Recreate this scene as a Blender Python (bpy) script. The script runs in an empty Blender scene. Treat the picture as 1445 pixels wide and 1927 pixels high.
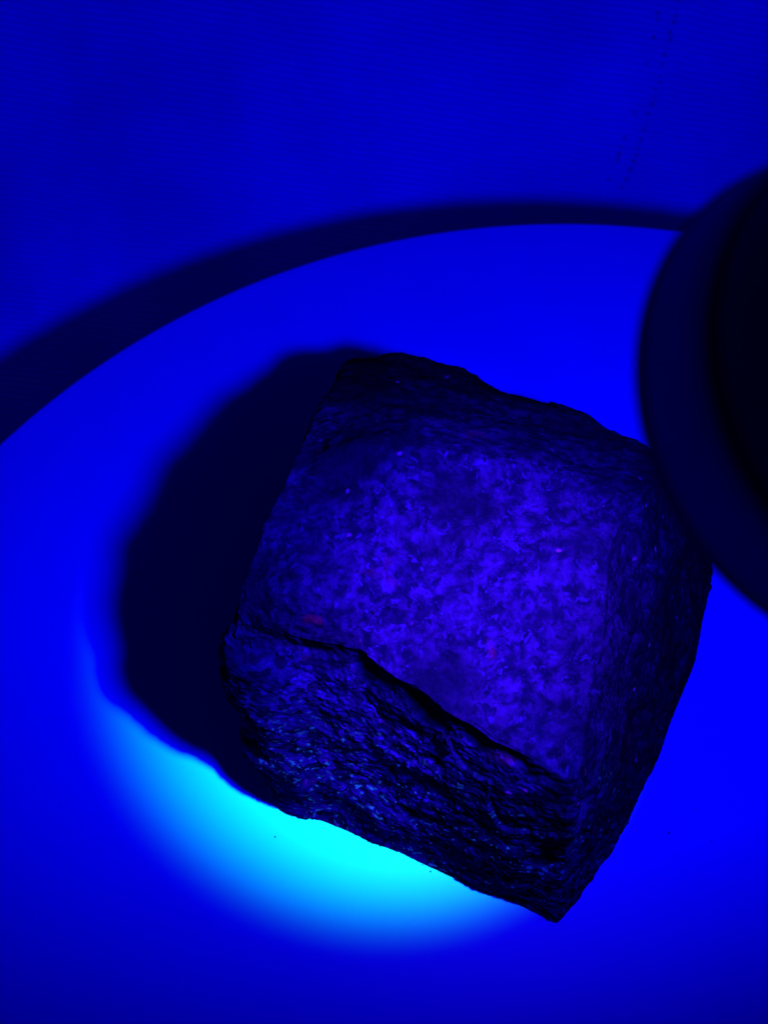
import bpy, bmesh, math, random
import numpy as np
from mathutils import Vector, Matrix

# ------------------------------------------------------------------ camera, world, lamps
sc = bpy.context.scene
R = math.radians
cam_d = bpy.data.cameras.new('camera'); cam = bpy.data.objects.new('camera', cam_d)
sc.collection.objects.link(cam); sc.camera = cam
cam.location = (0, -0.36*math.cos(R(62)), 0.36*math.sin(R(62)))
cam.rotation_euler = (R(28), 0, 0)
cam_d.sensor_fit = 'VERTICAL'; cam_d.sensor_height = 36
cam_d.lens = 18/math.tan(R(22.5)); cam_d.clip_start = 0.005; cam_d.clip_end = 50
cam_d.dof.use_dof = True; cam_d.dof.focus_distance = 0.285; cam_d.dof.aperture_fstop = 20

w = bpy.data.worlds.new('World'); sc.world = w; w.use_nodes = True
bg = w.node_tree.nodes['Background']
bg.inputs[0].default_value = (0.0, 0.0, 1.0, 1); bg.inputs[1].default_value = 0.075   # the dark room

sc.view_settings.view_transform = 'Standard'; sc.view_settings.look = 'None'
sc.view_settings.exposure = 0; sc.view_settings.gamma = 1
sc.cycles.max_bounces = 6

LENS = Vector((0.0459, -0.1041, 0.2200))
AIM = Vector((-0.005, -0.040, 0.0))
AX = (AIM - LENS).normalized()
def spot(name, color, watts, target, angle, blend, radius, shift=(0, 0, 0)):
    d = bpy.data.lights.new(name, 'SPOT'); d.color = color; d.energy = watts
    d.spot_size = R(angle); d.spot_blend = blend; d.shadow_soft_size = radius
    o = bpy.data.objects.new(name, d); sc.collection.objects.link(o)
    o.location = LENS + AX*0.005 + Vector(shift)
    o.rotation_euler = (Vector(target) - o.location).to_track_quat('-Z', 'Y').to_euler()
    return o
SPILL = spot('torch_spill_light', (0.03, 0.0, 1.0), 6.2, (-0.01, 0.30, 0), 160, 0.7, 0.008, (0.006, -0.004, -0.0028))
HOT = spot('torch_hotspot_light', (0.16, 1.0, 1.0), 7.6, (0.0020, -0.0505, 0), 36.3, 1.0, 0.005, (0.0195, -0.001, -0.0048))

# ------------------------------------------------------------------ helpers
def new_mat(name):
    m = bpy.data.materials.new(name); m.use_nodes = True
    nt = m.node_tree; return m, nt, nt.nodes['Principled BSDF']
def N(nt, t, **kw):
    n = nt.nodes.new(t)
    for k, v in kw.items():
        if isinstance(k, str) and hasattr(n, k): setattr(n, k, v)
        else: n.inputs[k].default_value = v
    return n
def link(nt, a, b): nt.links.new(a, b)
def ramp(nt, fac, stops, interp='LINEAR'):
    r = nt.nodes.new('ShaderNodeValToRGB'); cr = r.color_ramp; cr.interpolation = interp
    cr.elements[0].position, cr.elements[0].color = stops[0][0], (*stops[0][1], 1)
    cr.elements[1].position, cr.elements[1].color = stops[-1][0], (*stops[-1][1], 1)
    for p, c in stops[1:-1]:
        e = cr.elements.new(p); e.color = (*c, 1)
    link(nt, fac, r.inputs[0]); return r.outputs[0]
def noise(nt, vec, scale, detail=4, rough=0.55, dist=0.0):
    n = nt.nodes.new('ShaderNodeTexNoise'); n.inputs['Scale'].default_value = scale
    n.inputs['Detail'].default_value = detail; n.inputs['Roughness'].default_value = rough
    n.inputs['Distortion'].default_value = dist
    link(nt, vec, n.inputs['Vector']); return n.outputs[0]
def mix(nt, fac, a, b, mode='MIX'):
    m = nt.nodes.new('ShaderNodeMix'); m.data_type = 'RGBA'; m.blend_type = mode
    for s, i in ((fac, 0), (a, 6), (b, 7)):
        if isinstance(s, (int, float)): m.inputs[i].default_value = s
        elif isinstance(s, tuple): m.inputs[i].default_value = (*s, 1)
        else: link(nt, s, m.inputs[i])
    return m.outputs[2]
def bump(nt, h, strength, dist, prev=None):
    b = nt.nodes.new('ShaderNodeBump'); b.inputs['Strength'].default_value = strength
    b.inputs['Distance'].default_value = dist; link(nt, h, b.inputs['Height'])
    if prev: link(nt, prev, b.inputs['Normal'])
    return b.outputs[0]
def mesh_obj(name, verts, faces, mat, smooth=True, parent=None):
    me = bpy.data.meshes.new(name)
    verts = np.asarray(verts, dtype=np.float32)
    if isinstance(faces, np.ndarray):
        n, k = faces.shape
        me.vertices.add(len(verts)); me.vertices.foreach_set('co', verts.ravel())
        me.loops.add(n*k); me.loops.foreach_set('vertex_index', faces.astype(np.int32).ravel())
        me.polygons.add(n); me.polygons.foreach_set('loop_start', np.arange(0, n*k, k, dtype=np.int32))
        me.update(calc_edges=True)
    else:
        me.from_pydata([tuple(map(float, v)) for v in verts], [], faces)
    me.validate()
    me.polygons.foreach_set('use_smooth', [smooth]*len(me.polygons))
    me.materials.append(mat)
    o = bpy.data.objects.new(name, me); sc.collection.objects.link(o)
    if parent: o.parent = parent
    return o
def lathe(name, prof, mat, parent=None, seg=128, sharp=True):
    n = len(prof); a = np.linspace(0, 2*np.pi, seg, endpoint=False)
    v = np.array([(r*math.cos(t), r*math.sin(t), z) for t in a for r, z in prof])
    f = np.array([(i*n+j, ((i+1) % seg)*n+j, ((i+1) % seg)*n+j+1, i*n+j+1) for i in range(seg) for j in range(n-1)])
    o = mesh_obj(name, v, f, mat, True, parent)
    if sharp:
        bm = bmesh.new(); bm.from_mesh(o.data)
        for e in bm.edges:
            if len(e.link_faces) == 2 and e.calc_face_angle(0) > R(35): e.smooth = False
        bm.to_mesh(o.data); bm.free()
    return o
# gradient noise for the carved shapes
rng = np.random.RandomState(7)
PERM = rng.permutation(256); PERM = np.concatenate([PERM, PERM, PERM])
G = rng.normal(size=(256, 3)); G /= np.linalg.norm(G, axis=1)[:, None]
def perlin(p):
    i = np.floor(p).astype(int); f = p - i; i &= 255
    u = f*f*f*(f*(f*6-15)+10); out = 0
    for dx in (0, 1):
        for dy in (0, 1):
            for dz in (0, 1):
                h = PERM[PERM[PERM[i[:, 0]+dx] + i[:, 1]+dy] + i[:, 2]+dz]
                g = G[h]; d = f - (dx, dy, dz)
                wgt = (u[:, 0] if dx else 1-u[:, 0])*(u[:, 1] if dy else 1-u[:, 1])*(u[:, 2] if dz else 1-u[:, 2])
                out = out + wgt*(g*d).sum(1)
    return out*1.6
def fbm(p, octs, gain=0.5):
    s, a = 0, 1
    for k in range(octs): s = s + a*perlin(p*2**k + 17.3*k); a *= gain
    return s
def ridged(p, octs, gain=0.5):
    s, a = 0, 1
    for k in range(octs): s = s + a*(1-2*np.abs(perlin(p*2**k + 9.1*k))); a *= gain
    return s
def worley(p, seed=0):
    """cellular chips: returns a random flat tilt value per cell and the distance to the cell border"""
    i = np.floor(p).astype(int); best = np.full(len(p), 9.); sec = np.full(len(p), 9.); val = np.zeros(len(p))
    for dx in (-1, 0, 1):
        for dy in (-1, 0, 1):
            for dz in (-1, 0, 1):
                c = i + (dx, dy, dz); m = c & 255
                h = PERM[PERM[PERM[m[:, 0]] + m[:, 1]] + m[:, 2]]
                q = c + 0.5 + 0.42*G[h]; dv = p - q; d = np.sqrt((dv**2).sum(1))
                t = (dv*G[(h+31+seed) % 256]).sum(1) + 0.6*G[(h+77) % 256, 0]
                nb = d < best
                sec = np.where(nb, best, np.minimum(sec, d)); val = np.where(nb, t, val); best = np.where(nb, d, best)
    return val, sec-best

# ------------------------------------------------------------------ materials
def plate_material():
    m, nt, b = new_mat('white_glaze')
    tc = N(nt, 'ShaderNodeTexCoord'); v = tc.outputs['Object']
    c = mix(nt, noise(nt, v, 18, 3, .5), (0.0005, .56, .50), (0.0005, .60, .54))
    link(nt, c, b.inputs['Base Color']); b.inputs['Roughness'].default_value = .45
    b.inputs['Specular IOR Level'].default_value = .12
    link(nt, bump(nt, noise(nt, v, 400, 3), .12, .0004), b.inputs['Normal'])
    return m
def cloth_material():
    m, nt, b = new_mat('woven_fabric')
    tc = N(nt, 'ShaderNodeTexCoord'); v = tc.outputs['Object']
    mp = nt.nodes.new('ShaderNodeMapping'); mp.inputs['Rotation'].default_value = (0, 0, R(8)); link(nt, v, mp.inputs[0])
    wv = nt.nodes.new('ShaderNodeTexWave'); wv.bands_direction = 'Y'; wv.inputs['Scale'].default_value = 112
    wv.inputs['Distortion'].default_value = 1.6; wv.inputs['Detail'].default_value = 2; wv.inputs['Detail Scale'].default_value = 3
    link(nt, mp.outputs[0], wv.inputs[0])
    st = nt.nodes.new('ShaderNodeMapping'); st.inputs['Scale'].default_value = (.5, 2.2, 1); link(nt, mp.outputs[0], st.inputs[0])
    n1 = noise(nt, st.outputs[0], 300, 5, .65); n2 = noise(nt, v, 14, 3, .5)
    c = mix(nt, wv.outputs[1] if len(wv.outputs) > 1 else wv.outputs[0], (.0, .004, .72), (.0, .004, .98))
    c = mix(nt, ramp(nt, n1, [(.35, (1, 1, 1)), (.65, (0, 0, 0))]), c, mix(nt, .5, c, (.0, .004, .72)))
    c = mix(nt, ramp(nt, n2, [(.35, (0, 0, 0)), (.7, (1, 1, 1))]), c, mix(nt, .82, c, (.72, .72, .72), 'MULTIPLY'))
    link(nt, c, b.inputs['Base Color']); b.inputs['Roughness'].default_value = .9
    b.inputs['Specular IOR Level'].default_value = .1
    nb = bump(nt, wv.outputs[1], .35, .0003); nb = bump(nt, n1, .3, .0003, nb)
    link(nt, nb, b.inputs['Normal']); return m
STAINS = [((-0.0427, -0.0162, 0.0870), (380, 950, 300), (.26, .0003, .05), .9), ((-0.0053, -0.0227, 0.0880), (900, 420, 300), (.07, .0002, .02), .8)]
def scl(nt, v):
    m = nt.nodes.new('ShaderNodeMath'); m.operation = 'MULTIPLY'; link(nt, v, m.inputs[0]); m.inputs[1].default_value = .3; return m.outputs[0]
def rock_material():
    m, nt, b = new_mat('granular_rock')
    tc = N(nt, 'ShaderNodeTexCoord'); v = tc.outputs['Object']
    warp = nt.nodes.new('ShaderNodeTexNoise'); warp.inputs['Scale'].default_value = 90; link(nt, v, warp.inputs[0])
    vv = nt.nodes.new('ShaderNodeVectorMath'); vv.operation = 'MULTIPLY_ADD'
    link(nt, warp.outputs[1], vv.inputs[0]); vv.inputs[1].default_value = (.006, .006, .006); link(nt, v, vv.inputs[2])
    p = vv.outputs[0]
    big = noise(nt, v, 45, 4, .6)
    gran = noise(nt, p, 290, 6, .68)
    fine = noise(nt, p, 1100, 4, .7)
    vor = nt.nodes.new('ShaderNodeTexVoronoi'); vor.inputs['Scale'].default_value = 520; link(nt, p, vor.inputs[0])
    base = ramp(nt, gran, [(.36, (.001, .00005, .007)), (.46, (.006, .0001, .026)), (.54, (.017, .00015, .058)), (.66, (.030, .0002, .10))])
    dk = noise(nt, p, 520, 3, .6); lt = noise(nt, vv.outputs[0], 610, 3, .55, .6)
    base = mix(nt, ramp(nt, dk, [(.36, (.9, .9, .9)), (.46, (0, 0, 0))]), base, (.001, .0001, .009))
    base = mix(nt, ramp(nt, lt, [(.58, (0, 0, 0)), (.68, (.85, .85, .85))]), base, (.034, .0004, .14))
    base = mix(nt, .16, base, (.0125, .00015, .058))
    # larger pale and dark zones of the stone
    base = mix(nt, ramp(nt, big, [(.40, (.85, .85, .85)), (.58, (0, 0, 0))]), base, (.003, .0001, .013))
    # fluorescing red stains and pink grains
    red = noise(nt, v, 62, 3, .6)
    base = mix(nt, ramp(nt, red, [(.66, (0, 0, 0)), (.76, (.6, .6, .6))]), base, (.08, .0002, .055))
    # front face under the ledge painted paler and bluer, standing in for light
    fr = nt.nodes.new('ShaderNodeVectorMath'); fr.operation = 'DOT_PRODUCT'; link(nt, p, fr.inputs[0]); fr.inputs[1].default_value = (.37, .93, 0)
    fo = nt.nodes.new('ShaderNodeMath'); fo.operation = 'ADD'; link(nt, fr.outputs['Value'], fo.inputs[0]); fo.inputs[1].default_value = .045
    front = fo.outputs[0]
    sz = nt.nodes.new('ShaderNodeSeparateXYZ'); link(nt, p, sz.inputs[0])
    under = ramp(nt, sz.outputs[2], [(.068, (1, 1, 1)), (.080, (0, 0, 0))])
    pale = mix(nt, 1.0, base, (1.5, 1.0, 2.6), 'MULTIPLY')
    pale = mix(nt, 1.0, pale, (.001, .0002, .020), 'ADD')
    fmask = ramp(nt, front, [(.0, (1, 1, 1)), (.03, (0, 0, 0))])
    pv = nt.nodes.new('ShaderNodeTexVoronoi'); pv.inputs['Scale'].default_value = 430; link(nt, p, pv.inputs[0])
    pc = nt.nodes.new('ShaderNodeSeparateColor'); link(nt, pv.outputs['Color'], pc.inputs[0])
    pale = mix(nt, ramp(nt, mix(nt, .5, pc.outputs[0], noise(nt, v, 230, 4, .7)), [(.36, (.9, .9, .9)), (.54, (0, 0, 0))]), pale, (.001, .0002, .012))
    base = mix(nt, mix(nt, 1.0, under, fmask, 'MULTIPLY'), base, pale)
    # shade of the right and rear faces painted into the colour, ragged border
    def painted_shade(base, normal, off, lo, hi, tone):
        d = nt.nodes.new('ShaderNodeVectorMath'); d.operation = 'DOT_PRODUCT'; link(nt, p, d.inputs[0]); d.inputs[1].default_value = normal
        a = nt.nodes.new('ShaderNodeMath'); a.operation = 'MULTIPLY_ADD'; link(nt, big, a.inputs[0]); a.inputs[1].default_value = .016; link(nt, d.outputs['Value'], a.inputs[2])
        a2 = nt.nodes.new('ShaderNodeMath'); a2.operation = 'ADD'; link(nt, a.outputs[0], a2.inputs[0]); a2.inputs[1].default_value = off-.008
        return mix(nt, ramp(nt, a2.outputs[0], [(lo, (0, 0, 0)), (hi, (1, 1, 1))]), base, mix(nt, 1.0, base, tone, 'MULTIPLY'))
    base = painted_shade(base, (.856, -.517, .0), .0515, .061, .080, (.36, .5, .42))
    base = painted_shade(base, (.0, 1, -.35), .05, .068, .084, (.24, .4, .32))
    # pale mica flakes along the bedding, painting glints into the lower front beds
    sx = nt.nodes.new('ShaderNodeMapping'); sx.inputs['Scale'].default_value = (.75, .75, 1.2); sx.inputs['Rotation'].default_value = (.06, -.12, 0)
    link(nt, p, sx.inputs[0]); glint_flake = noise(nt, sx.outputs[0], 620, 3, .6)
    low = ramp(nt, sz.outputs[2], [(.030, (1, 1, 1)), (.060, (0, 0, 0))])
    base = mix(nt, mix(nt, 1.0, ramp(nt, glint_flake, [(.58, (0, 0, 0)), (.68, (.9, .9, .9))]), mix(nt, 1.0, low, ramp(nt, front, [(.0, (1, 1, 1)), (.03, (0, 0, 0))]), 'MULTIPLY'), 'MULTIPLY'), base, (.02, .055, .28))
    for cen, sc3, col, amt in STAINS:
        q = nt.nodes.new('ShaderNodeVectorMath'); q.operation = 'SUBTRACT'; link(nt, p, q.inputs[0]); q.inputs[1].default_value = cen
        rt = nt.nodes.new('ShaderNodeMapping'); rt.inputs['Rotation'].default_value = (0, 0, R(42)); rt.inputs['Scale'].default_value = sc3; link(nt, q.outputs[0], rt.inputs[0])
        ln = nt.nodes.new('ShaderNodeVectorMath'); ln.operation = 'LENGTH'; link(nt, rt.outputs[0], ln.inputs[0])
        jt = nt.nodes.new('ShaderNodeMath'); jt.operation = 'MULTIPLY_ADD'; link(nt, gran, jt.inputs[0]); jt.inputs[1].default_value = 1.6; link(nt, ln.outputs['Value'], jt.inputs[2])
        base = mix(nt, ramp(nt, scl(nt, jt.outputs[0]), [(.32, (amt,)*3), (.62, (0, 0, 0))]), base, col)
    sp = nt.nodes.new('ShaderNodeTexVoronoi'); sp.inputs['Scale'].default_value = 560; link(nt, p, sp.inputs[0])
    spc = nt.nodes.new('ShaderNodeSeparateColor'); link(nt, sp.outputs['Color'], spc.inputs[0])
    m1 = ramp(nt, spc.outputs[0], [(.990, (0, 0, 0)), (.992, (1, 1, 1))])
    m2 = ramp(nt, sp.outputs['Distance'], [(.12, (1, 1, 1)), (.42, (0, 0, 0))])
    base = mix(nt, mix(nt, 1.0, m1, m2, 'MULTIPLY'), base, (.13, .001, .22))
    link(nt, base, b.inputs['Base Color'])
    link(nt, ramp(nt, fine, [(.3, (.75, .75, .75)), (.7, (.42, .42, .42))]), b.inputs['Roughness'])
    b.inputs['Specular IOR Level'].default_value = 0
    nb = bump(nt, gran, .18, .0005); nb = bump(nt, fine, .4, .0003, nb)
    link(nt, nb, b.inputs['Normal']); return m
def dark_metal(name, col, rough, spec=.5):
    m, nt, b = new_mat(name)
    tc = N(nt, 'ShaderNodeTexCoord'); v = tc.outputs['Object']
    c = mix(nt, noise(nt, v, 350, 4, .6), tuple(x*.8 for x in col), tuple(x*1.2 for x in col))
    link(nt, c, b.inputs['Base Color']); b.inputs['Roughness'].default_value = rough
    b.inputs['Specular IOR Level'].default_value = spec
    link(nt, bump(nt, noise(nt, v, 2500, 2), .1, .0001), b.inputs['Normal']); return m
M_PLATE, M_CLOTH, M_ROCK = plate_material(), cloth_material(), rock_material()
M_HEAD = dark_metal('black_anodised_metal', (.04, .04, .48), .6, .15)
M_BODY = dark_metal('black_rubberised_metal', (.01, .01, .07), .7, .1)
M_SEAL = dark_metal('black_rubber_seal', (.004, .004, .06), .8, .05)
M_RIM = dark_metal('worn_bezel_metal', (.008, .01, .20), .8, .0)
M_DUST = dark_metal('dark_stone_dust', (.004, .04, .10), .9, .1)
M_THREAD = dark_metal('dark_thread', (.0, .002, .10), .9, .1)
m, nt, b = new_mat('lens_glass'); M_LENS = m
b.inputs['Base Color'].default_value = (.3, .3, .5, 1); b.inputs['Roughness'].default_value = .05
link(nt, ramp(nt, noise(nt, N(nt, 'ShaderNodeTexCoord').outputs['Object'], 60), [(.3, (.04, .04, .04)), (.7, (.08, .08, .08))]), b.inputs['Roughness'])

# ------------------------------------------------------------------ round white stand
DC = (0.0597, -0.1124); DR = 0.2218; DT = 0.120
prof = [(0.00001, 0), (DR*.5, 0), (DR-.0016, 0)]
for k in range(1, 9):
    a = math.pi/2*(1-k/8); prof.append((DR-.0016+.0016*math.cos(a), -.0016+.0016*math.sin(a)))
prof += [(DR, -.006), (DR-.004, -DT+.002), (DR-.006, -DT+.0008), (0.0005, -DT+.0008)]
stand = lathe('round_stand', prof, M_PLATE, seg=360)
stand.location = (DC[0], DC[1], 0)
stand['label'] = 'smooth white round stand glowing blue and cyan under the torch, beneath the rock'
stand['category'] = 'round stand'

# ------------------------------------------------------------------ fabric behind and below
nx, ny = 700, 700
X, Y = np.meshgrid(np.linspace(-.75, .85, nx), np.linspace(-.55, 1.05, ny))
P3 = np.c_[X.ravel(), Y.ravel(), np.zeros(nx*ny)]
z = -DT + .6*(np.sqrt((P3[:, 1]-.235)**2+.05**2)+(P3[:, 1]-.235))/2      # the cloth climbs away behind
far = np.clip((np.hypot(P3[:, 0]-DC[0], P3[:, 1]-DC[1])-DR-.01)/.12, 0, 1)
q = np.c_[P3[:, 0]*11+P3[:, 1]*3, P3[:, 1]*2.2, P3[:, 2]]
z = z + far*.0022*fbm(q, 3) + far*.0010*fbm(np.c_[P3[:, 0]*38, P3[:, 1]*7, P3[:, 2]+4], 2)
def seam_x(y): return .1108 + (y-.2380)*.36 + .0035*np.sin(y*31)
sx = P3[:, 0]-seam_x(P3[:, 1])
z = z + far*(.0012*np.exp(-((sx-.006)/.004)**2) - .0009*np.exp(-(sx/.0022)**2))
V = np.c_[P3[:, :2], z]
idx = np.arange(nx*ny).reshape(ny, nx)
F = np.stack([idx[:-1, :-1], idx[:-1, 1:], idx[1:, 1:], idx[1:, :-1]], -1).reshape(-1, 4)
cloth_root = bpy.data.objects.new('bed_sheet', None); sc.collection.objects.link(cloth_root)
cloth_root.location = (DC[0], .25, -DT)
cloth_root['label'] = 'pale woven cloth with soft folds and a stitched seam, lying under the round stand'
cloth_root['category'] = 'cloth'
cl = mesh_obj('fabric', V-np.array(cloth_root.location), F, M_CLOTH, True, cloth_root)
# row of sunken stitches along the seam
bm = bmesh.new(); bmesh.ops.create_icosphere(bm, subdivisions=1, radius=1)
sm = bpy.data.meshes.new('stitch'); bm.to_mesh(sm); bm.free(); sm.materials.append(M_THREAD)
for p_ in sm.polygons: p_.use_smooth = True
random.seed(4); y = .224
while y < .36:
    for off in (0, -.0075):
        if off and random.random() < .35: continue
        x = seam_x(y)+off+random.uniform(-.0006, .0006)
        j = int(round((x+.75)/1.6*(nx-1))); i = int(round((y+.55)/1.6*(ny-1)))
        zz = V[i*nx+j, 2]
        o = bpy.data.objects.new('stitch', sm); sc.collection.objects.link(o); o.parent = cloth_root
        o.location = Vector((x, y, zz+.0002))-cloth_root.location
        o.scale = (random.uniform(.00045, .0008), random.uniform(.0008, .0013), .0004)
        o.rotation_euler = (0, 0, random.uniform(-.5, .3))
    y += random.uniform(.0028, .0048)

# ------------------------------------------------------------------ rock
EDGE = np.array([(-0.0333,-0.0643,0.0760),(-0.0276,-0.0694,0.0760),(-0.0160,-0.0705,0.0750),(-0.0052,-0.0732,0.0765),(-0.0036,-0.0755,0.0770),(0.0017,-0.0800,0.0770),(0.0073,-0.0834,0.0770),(0.0132,-0.0879,0.0765),(0.0173,-0.0895,0.0750),(0.0220,-0.0929,0.0740),(0.0289,-0.0952,0.0720),(0.0391,-0.0996,0.0680),(0.0417,-0.0871,0.0740),(0.0440,-0.0724,0.0810),(0.0470,-0.0561,0.0850),(0.0546,-0.0384,0.0830),(0.0719,-0.0224,0.0620),(0.0620,-0.0111,0.0600),(0.0494,0.0004,0.0540),(0.0336,0.0059,0.0530),(0.0204,0.0161,0.0520),(0.0052,0.0212,0.0510),(-0.0094,0.0188,0.0520),(-0.0148,-0.0095,0.0740),(-0.0197,-0.0321,0.0870),(-0.0257,-0.0515,0.0870)])
BASE = np.array([(-0.0320,-0.0784,0.0000),(-0.0250,-0.0871,0.0000),(-0.0106,-0.0920,0.0000),(0.0021,-0.0971,0.0000),(0.0040,-0.0982,0.0000),(0.0108,-0.1016,0.0000),(0.0175,-0.1043,0.0000),(0.0236,-0.1071,0.0000),(0.0282,-0.1089,0.0000),(0.0325,-0.1105,0.0000),(0.0369,-0.1125,0.0000),(0.0434,-0.1156,0.0000),(0.0575,-0.0977,0.0000),(0.0726,-0.0722,0.0000),(0.0848,-0.0471,0.0000),(0.0925,-0.0207,0.0000),(0.0947,-0.0011,0.0000),(0.0731,0.0077,0.0000),(0.0578,0.0131,0.0000),(0.0384,0.0186,0.0000),(0.0236,0.0260,0.0000),(0.0069,0.0336,0.0000),(-0.0052,0.0298,0.0000),(-0.0129,0.0059,0.0000),(-0.0213,-0.0248,0.0000),(-0.0293,-0.0502,0.0000)])
INNER = np.array([(-0.0223,-0.0641,0.0840),(-0.0200,-0.0673,0.0830),(-0.0123,-0.0692,0.0820),(-0.0029,-0.0722,0.0780),(-0.0015,-0.0742,0.0785),(0.0032,-0.0783,0.0785),(0.0083,-0.0813,0.0785),(0.0136,-0.0855,0.0780),(0.0173,-0.0868,0.0765),(0.0215,-0.0900,0.0755),(0.0278,-0.0920,0.0735),(0.0369,-0.0959,0.0695),(0.0393,-0.0847,0.0755),(0.0414,-0.0714,0.0825),(0.0440,-0.0568,0.0865),(0.0508,-0.0409,0.0845),(0.0538,-0.0404,0.0830),(0.0491,-0.0376,0.0850),(0.0411,-0.0355,0.0860),(0.0270,-0.0348,0.0900),(0.0157,-0.0322,0.0900),(0.0043,-0.0320,0.0920),(-0.0065,-0.0318,0.0920),(-0.0119,-0.0322,0.0900),(-0.0157,-0.0367,0.0880),(-0.0180,-0.0514,0.0880)])
CTR = np.array((0.0172,-0.0631,0.0870))
def build_rock():
    nc = len(EDGE); cen = np.array([.018, -.04, 0])
    out = EDGE-cen; out[:, 2] = 0; out /= np.linalg.norm(out, axis=1)[:, None]
    ledge = np.zeros(nc); ledge[[4, 5, 6, 7, 8, 9, 10]] = (.0022, .0011, .0022, .0006, .0020, .0009, .0)
    belly = np.zeros(nc); belly[[0, 1, 23, 24, 25]] = (.004, .003, .002, .003, .005); belly[[12, 13, 14]] = (.002, .001, .002)
    rings = [(0.0, BASE)]
    for t, bl in ((.3, .9), (.62, 1.0), (.85, .6)):
        rings.append((t, BASE+(EDGE-BASE)*t + out*(belly*bl)[:, None]))
    u_ = EDGE-out*(ledge)[:, None]; u_[:, 2] -= .0034; rings.append((.94, u_))
    u2 = EDGE-out*(ledge*.95)[:, None]; u2[:, 2] -= .0014; rings.append((.985, u2))
    rings.append((1.0, EDGE)); rings.append((1.25, INNER))
    mid = INNER*.45+CTR*.55; mid[:, 2] += .0008; rings.append((1.65, mid))
    last = INNER*.03+CTR*.97; rings.append((1.98, last))
    tv = np.array([r[0] for r in rings]); K = np.array([r[1] for r in rings])
    # angular resampling by arc length of the top edge
    NU, NVs, NVt = 1040, 230, 230
    d = np.linalg.norm(np.roll(EDGE, -1, 0)-EDGE, axis=1) + .6*np.linalg.norm(np.roll(BASE, -1, 0)-BASE, axis=1)
    s = np.concatenate([[0], np.cumsum(d)]); us = np.linspace(0, s[-1], NU, endpoint=False)
    vs = np.concatenate([np.linspace(0, 1, NVs, endpoint=False), 1+.98*np.linspace(0, 1, NVt)**.9])
    Kc = np.concatenate([K, K[:, :1]], 1)
    g = np.empty((len(tv), NU, 3))
    for a in range(len(tv)):
        for c in range(3): g[a, :, c] = np.interp(us, s, Kc[a, :, c])
    P = np.empty((len(vs), NU, 3))
    for c in range(3):
        for j in range(NU): P[:, j, c] = np.interp(vs, tv, g[:, j, c])
    def soften(P, n):
        for it in range(n):
            P = (np.roll(P, 1, 1)+np.roll(P, -1, 1)+2*P)/4
            Q = P.copy(); Q[1:-1] = (P[:-2]+P[2:]+2*P[1:-1])/4; P = Q
        return P
    P5 = soften(P, 5); P60 = soften(P, 40)                          # worn corners, but a crisp ledge along the front
    mu = np.interp(us, s, [0, 0, .0, .2, 1, 1, 1, 1, 1, 1, .5, .0]+[0]*15); mv = np.interp(vs, [.8, .9, 1.1, 1.25], [0, 1, 1, 0])
    mk = (mv[:, None]*mu[None, :])[..., None]; P = P5*mk+P60*(1-mk)
    def normals(P):
        du = np.roll(P, -1, 1)-np.roll(P, 1, 1); dv = np.gradient(P, axis=0)
        n = np.cross(du, dv); return n/(np.linalg.norm(n, axis=2, keepdims=True)+1e-12)
    n = normals(P)
    if (n[5, :, :2]*(P[5, :, :2]-cen[:2])).sum() < 0: n = -n
    flip = False
    nv = len(vs); sh = P.shape
    p = P.reshape(-1, 3); nn = n.reshape(-1, 3)
    for it in range(10):
        pass
    # smooth displacement direction
    nsm = n.copy()
    for it in range(12):
        nsm = (np.roll(nsm, 1, 1)+np.roll(nsm, -1, 1)+nsm)/3
        q = nsm.copy(); q[1:-1] = (nsm[:-2]+nsm[2:]+nsm[1:-1])/3; nsm = q
    nd = nsm.reshape(-1, 3); nd = nd/(np.linalg.norm(nd, axis=1)[:, None]+1e-9)
    t = np.repeat(vs, NU)
    side = np.clip((1.02-t)/.06, 0, 1)
    w1, _ = worley(p*62+3.3); w2, b2 = worley(p*170+11., 5)
    bed = p@np.array([[1, 0, 0], [0, 1, 0], [.0, .0, 1.]]); bed = np.c_[bed[:, 0]*.35, bed[:, 1]*.35, bed[:, 2]+.10*bed[:, 0]-.05*bed[:, 1]]
    left = np.clip((-.005-p[:, 0])/.02, 0, 1)
    disp = (.0020+.0006*left)*fbm(p*36+5, 3)
    w3, _ = worley(p*34+7.7, 9)
    disp += .0010*w1*(.10+.55*side) + .00034*w2*(.15+.35*side) + .0011*w3*(.15+.35*side)
    disp += side*(.00005*ridged(bed*150+.4*perlin(p*40)[:, None], 3, .6)*(.3+.9*np.clip(perlin(p*55+8)+.5, 0, 1)))
    disp += (.00024-.00004*side)*fbm(p*360, 3, .55)
    disp += (.00003+.00024*side)*fbm(p*850, 2, .6)
    pit = np.clip(fbm(p*95+40, 2)-.45, 0, 1); disp -= (.003*side+.0004)*pit
    fade = np.clip(t/.02, 0.25, 1)*np.clip((1.98-t)/.05, 0, 1)
    p = p + nd*(disp*fade)[:, None]
    p[:, 2] = np.maximum(p[:, 2], .00015)
    idx = np.arange(nv*NU).reshape(nv, NU); a = idx[:-1]; b2_ = idx[1:]
    F = np.stack([a, np.roll(a, -1, 1), np.roll(b2_, -1, 1), b2_], -1).reshape(-1, 4)
    # close the crown and the base with fans made of quads
    V = np.vstack([p, p[-NU:].mean(0), np.array([[.03, -.05, .0002]])])
    fan = []
    for j in range(0, NU, 2):
        fan.append((idx[-1, j], idx[-1, (j+1) % NU], idx[-1, (j+2) % NU], nv*NU))
        fan.append((idx[0, (j+2) % NU], idx[0, (j+1) % NU], idx[0, j], nv*NU+1))
    F = np.vstack([F, np.array(fan)])
    org = np.array([.03, -.05, 0.])
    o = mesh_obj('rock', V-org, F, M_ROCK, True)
    o.location = org
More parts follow.
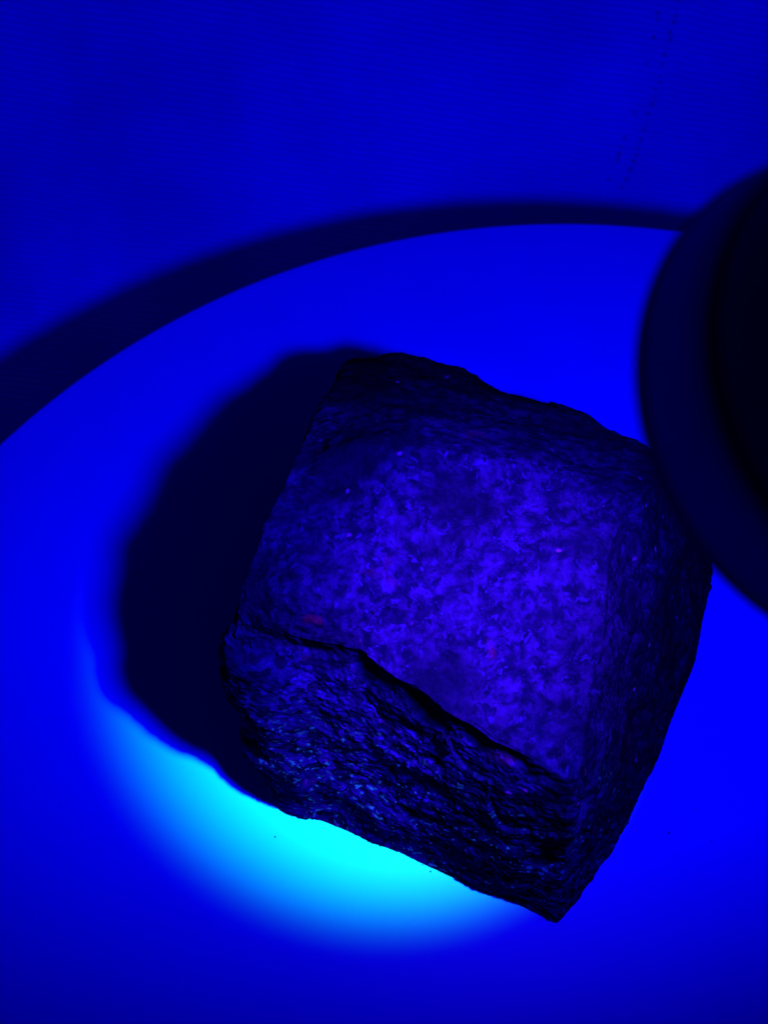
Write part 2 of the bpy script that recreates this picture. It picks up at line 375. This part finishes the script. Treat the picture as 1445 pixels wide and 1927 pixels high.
    bm = bmesh.new(); bm.from_mesh(o.data); bmesh.ops.recalc_face_normals(bm, faces=bm.faces); bm.to_mesh(o.data); bm.free()
    for pl in o.data.polygons[:10]: pass
    o.data.polygons.foreach_set('use_smooth', [True]*len(o.data.polygons))
    o['label'] = 'rough granular block of rock with a broad violet-glowing top, on the stand'
    o['category'] = 'rock'
    return o
rock = build_rock()

# ------------------------------------------------------------------ torch
torch = bpy.data.objects.new('torch', None); sc.collection.objects.link(torch)
torch.location = LENS + Vector((0, -.0013, 0))
torch.rotation_euler = (-AX).to_track_quat('Z', 'Y').to_euler()       # local +Z runs back along the barrel
torch['label'] = 'black ultraviolet torch with a ringed round head, shining down on the rock from the right'
torch['category'] = 'torch'
RB = .0245
lathe('bezel', [(RB-.0030, .0016), (RB-.0010, .0012), (RB-.0003, .0007), (RB-.0001, .0008), (RB, .0011), (RB, .0018), (RB-.0003, .0024)], M_RIM, torch, 256)
lathe('head', [(RB-.0004, .0022), (RB-.0006, .0050), (RB-.0014, .0080), (RB-.0020, .0085), (RB-.0034, .0088)], M_HEAD, torch, 256)
lathe('sealing_ring', [(RB-.0034, .0087), (RB-.0038, .0089), (RB-.0038, .0096), (RB-.0024, .0098), (RB-.0022, .0102), (RB-.0024, .0106), (RB-.0038, .0108), (RB-.0038, .0116)], M_SEAL, torch, 256)
lathe('cooling_collar', [(RB-.0038, .0115), (RB-.0027, .0119), (RB-.0028, .0210), (RB-.0070, .0270), (.0135, .0330), (.0128, .0345)], M_BODY, torch, 256)
lathe('barrel', [(.0126, .0335), (.0126, .0400), (.0131, .0405), (.0131, .1050), (.0120, .1060), (.0005, .1062)], M_BODY, torch, 128)
for k in range(9):
    zc = .046+k*.0060
    lathe('grip_ring', [(.0129, zc), (.0139, zc+.0006), (.0139, zc+.0030), (.0129, zc+.0036)], M_BODY, torch, 96)
lathe('reflector', [(RB-.0030, .0010), (.0150, .0080), (.0080, .0170), (.0030, .0200)], M_LENS, torch, 128)
lathe('lens', [(.0004, .0016), (RB-.0030, .0016), (RB-.0030, .0024), (.0004, .0024)], M_LENS, torch, 128)

# ------------------------------------------------------------------ crumbs on the stand
def crumb(x, y, r, label, seed):
    bm = bmesh.new(); bmesh.ops.create_icosphere(bm, subdivisions=2, radius=r)
    rr = random.Random(seed)
    for v in bm.verts: v.co *= rr.uniform(.7, 1.25); v.co.z *= .45
    me = bpy.data.meshes.new('stone_crumb'); bm.to_mesh(me); bm.free(); me.materials.append(M_DUST)
    o = bpy.data.objects.new('stone_crumb', me); sc.collection.objects.link(o)
    o.location = (x, y, r*.25); o['label'] = label; o['category'] = 'crumb'; o['group'] = 'crumbs scattered on the stand'
crumb(-.0278, -.0940, .00026, 'tiny dark crumb alone in the bright cyan patch left of the rock', 1)
crumb(.0117, -.1027, .00022, 'tiny dark crumb below the foot of the rock front, in the cyan patch', 2)
crumb(.0097, -.1011, .00016, 'tiniest crumb close against the foot of the rock front', 6)
crumb(.0728, -.0930, .00030, 'tiny crumb on the blue stand right of the rock, nearest to the rock', 3)
crumb(.0806, -.0872, .00020, 'tiny crumb right of the rock, uppermost of those by the right edge of the photo', 4)
crumb(.0833, -.0951, .00018, 'tiny crumb right of the rock, between the upper and the lowest of the right-hand crumbs', 5)
